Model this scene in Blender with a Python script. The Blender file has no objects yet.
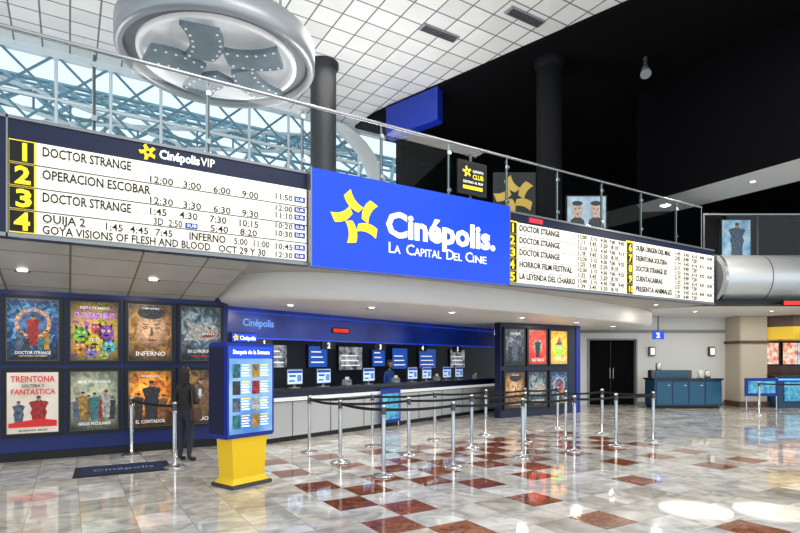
import bpy, bmesh, math, random
from mathutils import Matrix, Vector
random.seed(7)
scene = bpy.context.scene
scene.view_settings.view_transform = 'Standard'

# ------------------------------------------------------------------ helpers
A = math.radians(-31.4)          # plan rotation of the side wing relative to the marquee grid
WING = Matrix.Rotation(A, 4, 'Z')
def S(r, d):
    v = WING @ Vector((r, d, 0)); return v.x, v.y

_m = {}
def mat(name, col, rough=0.5, metal=0.0, emis=0.0, ecol=None, spec=0.5):
    if name in _m: return _m[name]
    m = bpy.data.materials.new(name); m.use_nodes = True
    b = m.node_tree.nodes['Principled BSDF']
    b.inputs['Base Color'].default_value = (*col, 1)
    b.inputs['Roughness'].default_value = rough
    b.inputs['Metallic'].default_value = metal
    b.inputs['Specular IOR Level'].default_value = spec
    if emis > 0:
        b.inputs['Emission Color'].default_value = (*(ecol or col), 1)
        b.inputs['Emission Strength'].default_value = emis
    _m[name] = m; return m

def noisemat(name, c1, c2, scale=4, rough=0.4, emis=0.0, c3=None, detail=4, dist=0.0):
    if name in _m: return _m[name]
    m = bpy.data.materials.new(name); m.use_nodes = True
    nt = m.node_tree; b = nt.nodes['Principled BSDF']
    tc = nt.nodes.new('ShaderNodeTexCoord'); n = nt.nodes.new('ShaderNodeTexNoise')
    n.inputs['Scale'].default_value = scale; n.inputs['Detail'].default_value = detail
    n.inputs['Distortion'].default_value = dist
    cr = nt.nodes.new('ShaderNodeValToRGB')
    cr.color_ramp.elements[0].color = (*c1, 1); cr.color_ramp.elements[1].color = (*c2, 1)
    cr.color_ramp.elements[0].position = .35; cr.color_ramp.elements[1].position = .65
    if c3:
        e = cr.color_ramp.elements.new(.5); e.color = (*c3, 1)
    nt.links.new(tc.outputs['Object'], n.inputs['Vector'])
    nt.links.new(n.outputs['Fac'], cr.inputs['Fac'])
    nt.links.new(cr.outputs['Color'], b.inputs['Base Color'])
    b.inputs['Roughness'].default_value = rough
    if emis > 0:
        nt.links.new(cr.outputs['Color'], b.inputs['Emission Color'])
        b.inputs['Emission Strength'].default_value = emis
    _m[name] = m; return m

def artmat(name, c1, c2, c3, scale=4, emis=.5, center=.6, rad=.62):
    """printed sheet artwork: painterly noise with a bright centre falling to a dark border"""
    if name in _m: return _m[name]
    m = noisemat(name, c1, c2, scale, .3, emis, c3, 9, 1.8)
    nt = m.node_tree; L = nt.links.new
    b = nt.nodes['Principled BSDF']; cr = [n for n in nt.nodes if n.type == 'VALTORGB'][0]; tc = [n for n in nt.nodes if n.type == 'TEX_COORD'][0]
    sub = nt.nodes.new('ShaderNodeVectorMath'); sub.operation = 'SUBTRACT'; sub.inputs[1].default_value = (0, 0, center); L(tc.outputs['Object'], sub.inputs[0])
    ln = nt.nodes.new('ShaderNodeVectorMath'); ln.operation = 'LENGTH'; L(sub.outputs[0], ln.inputs[0])
    mr = nt.nodes.new('ShaderNodeMapRange'); mr.inputs['From Min'].default_value = .1; mr.inputs['From Max'].default_value = rad
    mr.inputs['To Min'].default_value = 1.2; mr.inputs['To Max'].default_value = .06; L(ln.outputs['Value'], mr.inputs['Value'])
    sc = nt.nodes.new('ShaderNodeVectorMath'); sc.operation = 'SCALE'; L(cr.outputs['Color'], sc.inputs[0]); L(mr.outputs['Result'], sc.inputs['Scale'])
    L(sc.outputs[0], b.inputs['Base Color']); L(sc.outputs[0], b.inputs['Emission Color'])
    return m

def gridmat(name, scale, line, cols, linecol, rough=0.15, nscale=3, namt=0.25, offs=(0, 0, 0)):
    m = bpy.data.materials.new(name); m.use_nodes = True
    nt = m.node_tree; b = nt.nodes['Principled BSDF']; L = nt.links.new
    g = nt.nodes.new('ShaderNodeNewGeometry')
    mu = nt.nodes.new('ShaderNodeVectorMath'); mu.operation = 'MULTIPLY_ADD'
    mu.inputs[1].default_value = scale; mu.inputs[2].default_value = [(-o*s) + 0.0001 for o, s in zip(offs, scale)]
    L(g.outputs['Position'], mu.inputs[0])
    fl = nt.nodes.new('ShaderNodeVectorMath'); fl.operation = 'FLOOR'; L(mu.outputs[0], fl.inputs[0])
    wn = nt.nodes.new('ShaderNodeTexWhiteNoise'); wn.noise_dimensions = '3D'; L(fl.outputs[0], wn.inputs['Vector'])
    cr = nt.nodes.new('ShaderNodeValToRGB'); el = cr.color_ramp.elements
    el[0].color = (*cols[0], 1); el[1].color = (*cols[-1], 1)
    for i, c in enumerate(cols[1:-1], 1):
        e = el.new(i/(len(cols)-1)); e.color = (*c, 1)
    L(wn.outputs['Value'], cr.inputs['Fac'])
    # shift the vein pattern per tile so veins break at the joints
    off = nt.nodes.new('ShaderNodeVectorMath'); off.operation = 'MULTIPLY_ADD'; off.inputs[1].default_value = (7, 7, 7)
    L(wn.outputs['Color'], off.inputs[0]); L(g.outputs['Position'], off.inputs[2])
    no = nt.nodes.new('ShaderNodeTexNoise'); no.inputs['Scale'].default_value = nscale
    no.inputs['Detail'].default_value = 7; no.inputs['Distortion'].default_value = 1.0
    L(off.outputs[0], no.inputs['Vector'])
    mr = nt.nodes.new('ShaderNodeMapRange'); mr.inputs['From Min'].default_value = .35; mr.inputs['From Max'].default_value = .65
    mr.inputs['To Min'].default_value = 1-namt; mr.inputs['To Max'].default_value = 1.0+namt*.5
    L(no.outputs['Fac'], mr.inputs['Value'])
    vm = nt.nodes.new('ShaderNodeVectorMath'); vm.operation = 'SCALE'
    L(cr.outputs['Color'], vm.inputs[0]); L(mr.outputs['Result'], vm.inputs['Scale'])
    fr = nt.nodes.new('ShaderNodeVectorMath'); fr.operation = 'FRACTION'; L(mu.outputs[0], fr.inputs[0])
    sp = nt.nodes.new('ShaderNodeSeparateXYZ'); L(fr.outputs[0], sp.inputs[0])
    prev = None
    for ax in range(3):
        if scale[ax] == 0: continue
        lt = nt.nodes.new('ShaderNodeMath'); lt.operation = 'LESS_THAN'
        L(sp.outputs[ax], lt.inputs[0]); lt.inputs[1].default_value = line*scale[ax]
        if prev is None: prev = lt
        else:
            mx = nt.nodes.new('ShaderNodeMath'); mx.operation = 'MAXIMUM'
            L(prev.outputs[0], mx.inputs[0]); L(lt.outputs[0], mx.inputs[1]); prev = mx
    mix = nt.nodes.new('ShaderNodeMix'); mix.data_type = 'RGBA'
    L(prev.outputs[0], mix.inputs['Factor']); L(vm.outputs[0], mix.inputs['A'])
    mix.inputs['B'].default_value = (*linecol, 1)
    L(mix.outputs['Result'], b.inputs['Base Color'])
    b.inputs['Roughness'].default_value = rough
    return m

class MB:
    def __init__(s): s.v = []; s.f = []; s.mi = []; s.mats = []; s.sm = []
    def idx(s, m):
        if m not in s.mats: s.mats.append(m)
        return s.mats.index(m)
    def face(s, pts, m, smooth=False):
        n = len(s.v); s.v += [tuple(p) for p in pts]; s.f.append(list(range(n, n+len(pts))))
        s.mi.append(s.idx(m)); s.sm.append(smooth)
    def raw(s, vs, fs, m, smooth=False, M=None):
        n = len(s.v)
        if M is not None: vs = [tuple(M @ Vector(p)) for p in vs]
        s.v += [tuple(p) for p in vs]
        for f in fs:
            s.f.append([n+i for i in f]); s.mi.append(s.idx(m)); s.sm.append(smooth)
    def box(s, x0, x1, y0, y1, z0, z1, m, M=None, ch=0.0):
        if ch <= 0:
            vs = [(x0,y0,z0),(x1,y0,z0),(x1,y1,z0),(x0,y1,z0),(x0,y0,z1),(x1,y0,z1),(x1,y1,z1),(x0,y1,z1)]
            fs = [(0,3,2,1),(4,5,6,7),(0,1,5,4),(1,2,6,5),(2,3,7,6),(3,0,4,7)]
            s.raw(vs, fs, m, False, M)
        else:
            bm = bmesh.new(); bmesh.ops.create_cube(bm, size=1)
            for v in bm.verts:
                v.co = Vector(((x0+x1)/2+v.co.x*(x1-x0), (y0+y1)/2+v.co.y*(y1-y0), (z0+z1)/2+v.co.z*(z1-z0)))
            bmesh.ops.bevel(bm, geom=bm.edges[:], offset=ch, segments=2, affect='EDGES')
            bm.verts.index_update()
            s.raw([v.co[:] for v in bm.verts], [[v.index for v in f.verts] for f in bm.faces], m, False, M)
            bm.free()
    def cyl(s, p0, p1, r0, m, r1=None, seg=16, caps=True, M=None):
        r1 = r0 if r1 is None else r1
        p0 = Vector(p0); p1 = Vector(p1); q = (p1-p0).to_track_quat('Z', 'Y')
        vs = []
        for p, r in ((p0, r0), (p1, r1)):
            for i in range(seg):
                a = 2*math.pi*i/seg
                vs.append(tuple(p + q @ Vector((r*math.cos(a), r*math.sin(a), 0))))
        fs = [(i, (i+1) % seg, seg+(i+1) % seg, seg+i) for i in range(seg)]
        s.raw(vs, fs, m, True, M)
        if caps: s.raw(vs, [list(range(seg))[::-1], list(range(seg, 2*seg))], m, False, M)
    def lathe(s, prof, c, m, seg=32, M=None):
        vs = []
        for r, z in prof:
            for i in range(seg):
                a = 2*math.pi*i/seg
                vs.append((c[0]+r*math.cos(a), c[1]+r*math.sin(a), c[2]+z))
        fs = []
        for k in range(len(prof)-1):
            for i in range(seg):
                j = (i+1) % seg
                fs.append((k*seg+i, k*seg+j, (k+1)*seg+j, (k+1)*seg+i))
        s.raw(vs, fs, m, True, M)
    def prism(s, pts, z0, z1, m, mb=None, ms=None, M=None):
        n = len(pts)
        vs = [(x, y, z0) for x, y in pts]+[(x, y, z1) for x, y in pts]
        s.raw(vs, [list(range(n))[::-1]], mb or m, False, M)
        s.raw(vs, [list(range(n, 2*n))], m, False, M)
        s.raw(vs, [(i, (i+1) % n, n+(i+1) % n, n+i) for i in range(n)], ms or m, False, M)
    def build(s, name, parent=None, loc=(0,0,0), rz=0.0, T=None):
        me = bpy.data.meshes.new(name)
        vs = s.v if T is None else [tuple(T @ Vector(p)) for p in s.v]
        me.from_pydata(vs, [], s.f)
        for m in s.mats: me.materials.append(m)
        me.polygons.foreach_set('material_index', s.mi)
        me.polygons.foreach_set('use_smooth', s.sm)
        me.update()
        o = bpy.data.objects.new(name, me); scene.collection.objects.link(o)
        o.location = loc; o.rotation_euler = (0, 0, rz)
        if parent: o.parent = parent
        return o

def empty(name, loc=(0,0,0), rz=0.0):
    e = bpy.data.objects.new(name, None); e.empty_display_size = .2
    e.location = loc; e.rotation_euler = (0, 0, rz); scene.collection.objects.link(e); return e

def text(s, loc, h, m, w=None, parent=None, rot=(math.pi/2, 0, 0), bold=0.0, align='LEFT', name='lettering', ext=0.004, sp=1.0):
    c = bpy.data.curves.new(name, 'FONT'); c.body = s; c.size = h/0.69; c.extrude = ext
    c.offset = bold*h; c.align_x = align; c.resolution_u = 2; c.space_character = sp
    o = bpy.data.objects.new(name, c); scene.collection.objects.link(o)
    o.location = loc; o.rotation_euler = rot; c.materials.append(m)
    if w:
        bpy.context.view_layer.update()
        if o.dimensions.x > 0.001: o.scale.x = w/o.dimensions.x
    if parent: o.parent = parent
    return o

# ------------------------------------------------------------------ materials
BLUE = mat('cinema_blue', (0.006, 0.028, 0.33), .35, 0, .05)
BLUELIT = mat('blue_backlit', (0.006, 0.05, 0.50), .3, 0, .60, (0.008, .065, .72))
NAVY = mat('navy_paint', (0.007, 0.013, 0.055), .35)
NAVYW = mat('navy_wall', (0.006, 0.020, 0.16), .35)
BLACK = mat('black_paint', (0.006, 0.006, 0.007), .5)
BLACKM = mat('matte_black', (0.003, 0.003, 0.004), .9, spec=.1)
WHITE = mat('white_paint', (0.80, 0.80, 0.78), .5)
CREAM = mat('cream_paint', (0.55, 0.48, 0.38), .5)
YEL = mat('yellow_enamel', (0.95, 0.60, 0.01), .3, 0, .12)
YELLIT = mat('yellow_lit', (1, .75, .02), .4, 0, .65)
WLIT = mat('white_lit', (1, 1, 1), .4, 0, .85)
PANEL = mat('marquee_panel_backlit', (0.88, .83, .70), .35, 0, .62, (1, .94, .80))
INK = mat('black_letter', (0.004, .004, .006), .6)
STEEL = mat('brushed_steel', (0.62, .63, .64), .22, .9)
DSTEEL = mat('dark_steel', (0.12, .12, .13), .35, .8)
GREY = mat('grey_paint', (0.3, .31, .33), .5)
BELT = mat('belt_black', (0.008, .008, .009), .7)
SKINM = mat('skin', (0.45, .25, .16), .5)

glass = bpy.data.materials.new('railing_glass'); glass.use_nodes = True
nt = glass.node_tree; nt.nodes.clear()
o_ = nt.nodes.new('ShaderNodeOutputMaterial'); mx = nt.nodes.new('ShaderNodeMixShader')
tr = nt.nodes.new('ShaderNodeBsdfTransparent'); tr.inputs[0].default_value = (.88, .95, .97, 1)
gl = nt.nodes.new('ShaderNodeBsdfGlossy'); gl.inputs['Roughness'].default_value = .02
fr = nt.nodes.new('ShaderNodeFresnel'); fr.inputs['IOR'].default_value = 1.5
nt.links.new(fr.outputs[0], mx.inputs[0]); nt.links.new(tr.outputs[0], mx.inputs[1]); nt.links.new(gl.outputs[0], mx.inputs[2])
nt.links.new(mx.outputs[0], o_.inputs[0])

# ------------------------------------------------------------------ floor
marble = gridmat('marble_tiles', (2, 2, 0), .007, [(.56,.52,.46), (.74,.73,.70), (.48,.44,.38), (.78,.77,.75), (.61,.56,.48), (.71,.70,.68), (.43,.40,.37)],
                 (.32,.29,.26), .045, 3.2, .36, (.1, .05, 0))
redt = gridmat('red_granite_tiles', (2, 2, 0), .010, [(.28,.085,.04), (.34,.125,.065), (.22,.06,.03)], (.15,.08,.05), .045, 7, .5, (.1, .05, 0))
for mm in (marble, redt): mm.node_tree.nodes['Principled BSDF'].inputs['IOR'].default_value = 1.65
fb = MB()
N, Mn = 100, 70
X0 = .1-12.5; Y0 = .05-8
extra = {(1,1),(1,3),(1,5),(3,7),(5,7),(7,5),(3,5)}
for i in range(N):
    for j in range(Mn):
        x = X0+i*.5; y = Y0+j*.5; cx = x+.25; cy = y+.25
        a = round((cx-2.85)/.5); b = round((cy-3.80)/.5)
        red = False
        if 0 <= a <= 15 and -2 <= b <= 10:
            if a % 2 == 0 and b % 2 == 0: red = True
            if (a, b) in {(2,0),(2,2),(2,4),(6,0),(6,2),(10,2),(12,0),(10,0),(8,0),(8,4),(14,0)}: red = False
            if (a, b) in extra or (b in (7, 9) and a % 2 == 1 and 4 < a < 14): red = True
        fb.face([(x,y,0),(x+.5,y,0),(x+.5,y+.5,0),(x,y+.5,0)], redt if red else marble)
fb.build('floor')

# ------------------------------------------------------------------ upper level slab / soffits / shell
b = MB()
soff = noisemat('soffit_plaster', (.42,.41,.40), (.48,.47,.46), .6, .6)
b.box(-9, 15.5, 8.6, 17.2, 3.28, 4.74, soff)
b.build('mezzanine_slab')
b = MB()
b.prism([(8.9, 16.15), (24, 16.15), (24, 32), (2, 32), (2, 20.2), (6.0, 18.6)], 3.30, 4.70, WHITE, mb=WHITE, ms=GREY)
b.build('wing_slab', T=WING)
sofft = gridmat('soffit_tiles', (1/.9, 1/.9, 0), .03, [(.54,.53,.48), (.60,.59,.55)], (.18,.17,.16), .4, 1, .1)
b = MB()
b.raw([(-9,8.62,3.24),(2.45,8.62,3.24),(2.45,11.1,2.87),(-9,11.1,2.87),(-9,8.62,3.279),(2.45,8.62,3.279),(2.45,11.1,3.279),(-9,11.1,3.279)],
      [(0,3,2,1),(4,5,6,7),(0,1,5,4),(1,2,6,5),(2,3,7,6),(3,0,4,7)], sofft)
b.build('soffit_sloped')
DZ = 2.80
ctrl = [(-3.9,12.6),(-3.72,10.95),(-2.8,9.9),(-1.5,9.75),(0,10.4),(1.8,11.7),(3.8,13.3),(6.0,15.3),(7.7,17.0),(8.6,18.6),(8.3,19.9),(7.2,20.3)]
pts = []
for k in range(1, len(ctrl)-2):
    p0, p1, p2, p3 = [Vector(c) for c in ctrl[k-1:k+3]]
    for t in [i/6 for i in range(6)]:
        pts.append(tuple(.5*((2*p1)+(-p0+p2)*t+(2*p0-5*p1+4*p2-p3)*t*t+(-p0+3*p1-3*p2+p3)*t**3)))
pts += [ctrl[-2], ctrl[-1], (2, 20.1), (-1, 17), (-3.9, 13.5)]
b = MB()
drop = mat('dropped_soffit_white', (.84,.82,.78), .4)
n_ = len(pts); cen = Vector((sum(p[0] for p in pts)/n_, sum(p[1] for p in pts)/n_))
def inset(k): return [tuple(cen+(Vector(p)-cen)*(1-k)) for p in pts]
rings = [(pts, 3.279), (pts, DZ+.16), (inset(.012), DZ+.06), (inset(.035), DZ+.01), (inset(.06), DZ)]
vs = [(x, y, z) for ring, z in rings for x, y in ring]
fs = [(k*n_+i, (k+1)*n_+i, (k+1)*n_+(i+1) % n_, k*n_+(i+1) % n_) for k in range(4) for i in range(n_)]
b.raw(vs, fs, drop, True)
b.raw(vs, [[4*n_+i for i in range(n_)][::-1], list(range(n_))], drop)
b.build('soffit_curved', T=WING)

b = MB(); b.box(-9, 2.72, 11.1, 11.35, 0, 3.28, NAVYW); b.build('wall_posters')
b = MB(); b.box(-9, 2.72, 11.07, 11.1, 0, .14, BLACK); b.build('baseboard_posters')
b = MB()
b.box(10.72, 14.1, 11.95, 12.2, 0, DZ, NAVY); b.box(13.9, 14.1, 12.2, 14.2, 0, DZ, NAVYW)
b.box(13.93, 14.12, 11.93, 11.95, 0, DZ, BLUE)
b.build('wall_corridor_posters')
b = MB()
r0, rd0, rd1, r1 = 5.9, 7.15, 8.9, 12.3
b.box(r0, rd0, 20.5, 20.75, 0, 3.31, WHITE); b.box(rd0, rd1, 20.5, 20.75, 2.45, 3.31, WHITE); b.box(rd1, r1, 20.5, 20.75, 0, 3.31, WHITE)
b.box(r0, r1, 20.46, 20.5, 2.72, 2.84, GREY); b.box(rd1, r1, 20.46, 20.5, 0, .12, GREY)
b.build('wall_wing', T=WING)
b = MB()
b.box(rd0-.06, rd0, 20.44, 20.6, 0, 2.5, GREY); b.box(rd1, rd1+.06, 20.44, 20.6, 0, 2.5, GREY); b.box(rd0, rd1, 20.44, 20.6, 2.45, 2.51, GREY)
b.box(rd0, (rd0+rd1)/2-.01, 20.62, 20.67, 0, 2.45, BLACKM); b.box((rd0+rd1)/2+.01, rd1, 20.62, 20.67, 0, 2.45, BLACKM)
b.cyl(((rd0+rd1)/2-.06,20.56,1.0),((rd0+rd1)/2-.06,20.56,1.4),.015,STEEL); b.cyl(((rd0+rd1)/2+.06,20.56,1.0),((rd0+rd1)/2+.06,20.56,1.4),.015,STEEL)
b.build('door_1', T=WING)
b = MB(); b.box(11.5, 26, 27, 27.2, 0, 3.3, CREAM); b.build('wall_far', T=WING)

ceilt = gridmat('ceiling_tiles', (1/.62, 1/.62, 0), .04, [(.80,.80,.79), (.86,.86,.85), (.74,.74,.73)], (.18,.18,.18), .6, 1, .05)
b = MB()
b.prism([(-12, -8), (15.0, -8), (11.0, 7.9), (8.74, 15.8), (8.6, 17.6), (-12, 17.6)], 10.0, 10.25, ceilt)
b.build('ceiling')
b = MB()
b.prism([(15.0, -8), (36, -8), (36, 17.6), (8.6, 17.6), (8.74, 15.8), (11.0, 7.9)], 9.9, 10.25, BLACKM)
b.build('ceiling_black')
b = MB(); b.box(9.9, 36, 16.2, 16.5, 4.74, 9.9, BLACKM); b.build('wall_upper_back')
b = MB(); b.box(35.5, 35.8, -8, 16.2, 4.7, 9.9, BLACKM); b.build('wall_upper_right')
b = MB()
b.prism([(14.5, -4), (16.7, -4), (16.7, 10.2), (15.9, 10.9), (15.0, 10.5)], 6.5, 9.9, BLACKM, mb=mat('bridge_soffit', (.62,.64,.66), .5), ms=BLACKM)
b.build('bridge_bulkhead')
b = MB()
b.prism([(-.45,17.6),(1.12,16.2),(1.3,16.5),(-.25,17.9)], 8.9, 9.89, BLUE)
b.build('wall_blue_bulkhead', T=WING)
b = MB()
for (x, y) in [(9.4,9.6),(8.0,11.2),(6.6,8.8)]:
    b.box(x-.55,x+.55,y-.14,y+.14,9.96,10.0,GREY)
    for k in range(4): b.box(x-.5,x+.5,y-.11+k*.06,y-.09+k*.06,9.94,9.96,DSTEEL)
b.build('air_diffusers')
b = MB(); x, y = S(6.65, 14.7)
b.cyl((x,y,9.9),(x,y,9.55),.06,STEEL); b.cyl((x,y,9.58),(x-.12,y-.1,9.38),.1,GREY,.14)
b.build('ceiling_spotlight')

# ------------------------------------------------------------------ glazed space-frame wall
b = MB()
FR = mat('space_frame_paint', (.13,.27,.34), .35, .2)
FW = mat('space_frame_white', (.78,.83,.86), .35)
b.box(-12, 9.9, 17.2, 17.35, 4.74, 4.95, FW); b.box(-12, 9.9, 17.2, 17.35, 9.8, 10, FW)
xs = [-12+1.3*i for i in range(18)]
zs = [4.95, 6.2, 7.45, 8.7, 9.9]
for i, x in enumerate(xs):
    if x > 9.8: continue
    b.cyl((x,17.25,4.9),(x,17.25,9.9),.045,FW,seg=6)
    for k in range(4):
        z0, z1 = zs[k], zs[k+1]
        if i+1 < len(xs) and xs[i+1] <= 10:
            b.cyl((x,17.25,z0),(xs[i+1],17.25,z1),.035,FR,seg=6); b.cyl((x,17.25,z1),(xs[i+1],17.25,z0),.035,FR,seg=6)
            b.cyl((x,17.25,z1),(xs[i+1],17.25,z1),.05,FW,seg=6)
for i in range(24):
    x = -18+1.6*i
    prev = None
    for k in range(10):
        a = math.pi*.5*k/9
        p = (x+.8*(k % 2), 19+9*(1-math.cos(a)), 4.0+9*math.sin(a))
        if prev:
            b.cyl(prev, p, .08, FR, seg=6); b.cyl(prev, (p[0]+(1.6 if k%2==0 else -1.6), p[1], p[2]), .06, FR, seg=6)
        b.cyl(p, (p[0]+1.6,p[1],p[2]), .06, FR, seg=6)
        prev = p
for k, (x0, z0, x1, z1) in enumerate([(-9,9.6,7,5.4),(-11,6.2,9,9.6),(-6,9.8,9.5,6.8),(-12,8.2,2,4.9)]):
    n = 18; P = []
    for i in range(n+1):
        t = i/n; x = x0+(x1-x0)*t; z = z0+(z1-z0)*t; P.append(((x,17.9,z+.3),(x,17.9,z-.3)))
    for i in range(n):
        for q in (0, 1): b.cyl(P[i][q],P[i+1][q],.06,FW,seg=6)
        b.cyl(P[i][i%2],P[i+1][(i+1)%2],.05,FR,seg=6); b.cyl(P[i][0],P[i][1],.03,FR,seg=6)
b.build('window_1')
b = MB()
P = []
for k in range(17):
    a = math.radians(-95+k*11.5)
    P.append(((7.6+2.3*math.cos(a), 7.2+2.7*math.sin(a)), (7.2+2.1*math.cos(a), 7.2+2.5*math.sin(a))))
for i in range(16):
    (o0, i0), (o1, i1) = P[i], P[i+1]
    q = [o0, o1, i1, i0]
    vs = [(x, 16.95, z) for x, z in q]+[(x, 17.15, z) for x, z in q]
    b.raw(vs, [(0,1,2,3),(7,6,5,4),(0,4,5,1),(1,5,6,2),(2,6,7,3),(3,7,4,0)], WHITE)
b.build('trim_arch')

def column(r, d, rad, z0, z1, m):
    x, y = S(r, d); b = MB()
    b.lathe([(rad,0),(rad,z1-z0)], (x,y,z0), m); b.lathe([(rad*1.15,0),(rad*1.15,.15),(rad,.2)], (x,y,z0), m)
    b.lathe([(rad,0),(rad*1.2,.1),(rad*1.2,.22)], (x,y,z1-.22), m)
    b.build('column')
column(-2.15, 15.2, .36, 4.74, 10, mat('column_dark', (.018,.020,.023), .45))
column(4.1, 14.9, .34, 4.74, 9.9, mat('column_black', (.004,.004,.005), .7, spec=.2))

# ------------------------------------------------------------------ glass railing
b = MB()
rg = [-9+i*1.55 for i in range(16)]
EDGE = mat('glass_edge', (.35,.5,.5), .1)
for i, x in enumerate(rg):
    x1 = min(x+1.53, 15.45)
    b.face([(x,8.75,4.72),(x1,8.75,4.72),(x1,8.75,6.05),(x,8.75,6.05)], glass)
    b.box(x1-.006, x1+.006, 8.744, 8.756, 4.86, 6.04, EDGE)
    b.box(x-.02,x+.02,8.76,8.80,4.72,6.0,DSTEEL)
    b.cyl((x,8.73,5.85),(x,8.77,5.85),.04,STEEL,seg=10); b.cyl((x,8.73,5.1),(x,8.77,5.1),.04,STEEL,seg=10)
b.cyl((-9,8.75,6.07),(15.45,8.75,6.07),.028,STEEL,seg=10)
b.box(-9,15.45,8.7,8.8,4.70,4.86,STEEL)
b.build('glass_railing')

# ------------------------------------------------------------------ film-strip star emblem
def star_quads(cx, cz, R, twist=30, L=.74, W=.36, a0=90, off_=.56):
    out = []
    for k in range(5):
        a = math.radians(a0+72*k); c = Vector((cx+off_*R*math.cos(a), cz+off_*R*math.sin(a)))
        t = a+math.radians(twist); u = Vector((math.cos(t), math.sin(t))); w = Vector((-u.y, u.x))
        up = []; dn = []
        for i in range(7):
            s = -1+i/3; off = .10*R*(1-s*s)
            wid = W*R*.5*(1+.12*s)
            up.append(tuple(c+u*(s*L*R*.5)+w*(wid+off))); dn.append(tuple(c+u*(s*L*R*.5)+w*(-wid+off)))
        out.append((up, dn))
    return out
def star_xz(b, cx, cz, R, y, m, th=.02, **kw):
    for up, dn in star_quads(cx, cz, R, **kw):
        for i in range(6):
            q = [up[i], up[i+1], dn[i+1], dn[i]]
            vs = [(p[0], y-th, p[1]) for p in q]+[(p[0], y, p[1]) for p in q]
            b.raw(vs, [(0,1,2,3),(0,4,5,1),(1,5,6,2),(2,6,7,3),(3,7,4,0)], m)

# ------------------------------------------------------------------ marquee
mq = empty('marquee_sign', (0, 8.5, 3.26))
def mqchild(o):
    o.parent = mq; o.location = (o.location.x, o.location.y-8.5, o.location.z-3.26); return o
b = MB()
b.box(-9, 15.5, 8.42, 8.6, 3.26, 4.78, NAVY)
SE = mat('sign_edge', (.35,.36,.38), .3, .7)
b.box(-9, 15.5, 8.40, 8.42, 3.26, 3.31, SE); b.box(-9, 15.5, 8.40, 8.42, 4.76, 4.80, SE)
b.box(-.68, -.66, 8.40, 8.42, 3.26, 4.8, SE)
b.box(-.36, 3.33, 8.405, 8.42, 3.32, 4.50, PANEL)
b.box(-.65, -.36, 8.405, 8.42, 3.32, 4.50, YELLIT)
b.box(7.72, 8.0, 8.405, 8.42, 3.32, 4.60, YELLIT)
b.box(8.0, 11.6, 8.405, 8.42, 3.32, 4.58, PANEL)
b.box(11.85, 15.45, 8.405, 8.42, 3.32, 4.62, PANEL)
b.box(11.6, 11.85, 8.405, 8.42, 3.32, 4.62, YELLIT)
for k in range(8): b.box(-.36, 3.33, 8.402, 8.405, 3.325+.1475*k-.003, 3.325+.1475*k+.003, GREY)
for k in range(1, 4): b.box(-.66, 3.33, 8.399, 8.405, 3.32+.295*k-.007, 3.32+.295*k+.007, DSTEEL)
RP = .252
for k in range(1, 5): b.box(7.72, 15.45, 8.40, 8.405, 3.32+RP*k-.006, 3.32+RP*k+.006, GREY)
for k in range(5): b.box(8.0, 15.45, 8.402, 8.405, 3.32+RP*(k+.45)-.003, 3.32+RP*(k+.45)+.003, GREY)
b.box(3.37, 7.67, 8.28, 8.42, 3.24, 4.84, BLUELIT)
b.box(3.35, 3.37, 8.27, 8.42, 3.23, 4.85, SE); b.box(7.67, 7.69, 8.27, 8.42, 3.23, 4.85, SE)
star_xz(b, 4.18, 4.12, .50, 8.275, YELLIT, a0=100, W=.30, twist=34)
star_xz(b, .95, 4.64, .12, 8.415, YELLIT, a0=100)
for k in range(4):
    z = 3.335+.295*k; b.box(-.645, -.385, 8.395, 8.405, z, z+.265, INK)
for k in range(5):
    z = 3.33+RP*k
    b.box(7.74, 7.98, 8.395, 8.405, z, z+.23, INK); b.box(11.62, 11.83, 8.395, 8.405, z, z+.23, INK)
SUB = mat('sub_tag_blue', (.01,.05,.35), .4, 0, .3)
for z in (4.27, 4.10, 3.98, 3.82, 3.69, 3.49, 3.35): b.box(3.12, 3.30, 8.398, 8.405, z, z+.085, SUB)
b.box(1.45, 1.62, 8.398, 8.405, 3.63, 3.71, SUB)
b.box(8.35, 8.75, 8.40, 8.42, 4.63, 4.73, mat('red_tag', (.6,.03,.05), .4, 0, .5))
for v in range(len(b.v)):
    x, y, z = b.v[v]; b.v[v] = (x, y-8.5, z-3.26)
b.build('sign_box', parent=mq)
def T(s, x, z, h, w=None, y=8.40, m=INK, bold=.02, **kw):
    mqchild(text(s, (x, y, z), h, m, w, bold=bold, **kw))
for k in range(4): T(str(4-k), -.59 if k < 3 else -.56, 3.36+.295*k, .21, .17 if k < 3 else None, y=8.39, m=YELLIT, bold=.05)
for k in range(5):
    T(str(5-k), 7.79 if k < 4 else 7.81, 3.355+RP*k, .17, .13 if k < 4 else None, y=8.39, m=YELLIT, bold=.05)
for k in range(4): T(str(9-k), 11.67, 3.355+RP*(k+1), .17, .12, y=8.39, m=YELLIT, bold=.05)
T('10', 11.64, 3.365, .15, .16, y=8.39, m=YELLIT, bold=.03)
for z in (4.27, 4.10, 3.98, 3.82, 3.69, 3.49, 3.35): T('SUB', 3.14, z+.02, .045, .13, y=8.396, m=WLIT, bold=0, ext=.0005)
T('SUB', 1.47, 3.65, .045, .13, y=8.396, m=WLIT, bold=0, ext=.0005)
T('Cinépolis', 1.1, 4.59, .12, .55, y=8.415, m=WLIT, bold=.04); T('VIP', 1.67, 4.59, .12, .2, y=8.415, m=WLIT, bold=0)
T('Cinépolis.', 4.76, 3.90, .42, 2.52, y=8.275, m=WLIT, bold=.05)
for (big, xb, rest, xr, wr) in [('L',4.80,'A',4.93,.13),('C',5.17,'APITAL',5.36,.60),('D',6.06,'EL',6.24,.19),('C',6.52,'INE',6.70,.34)]:
    T(big, xb, 3.60, .19, None, y=8.275, m=WLIT, bold=.0); T(rest, xr, 3.60, .14, wr, y=8.275, m=WLIT, bold=.0)
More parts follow.
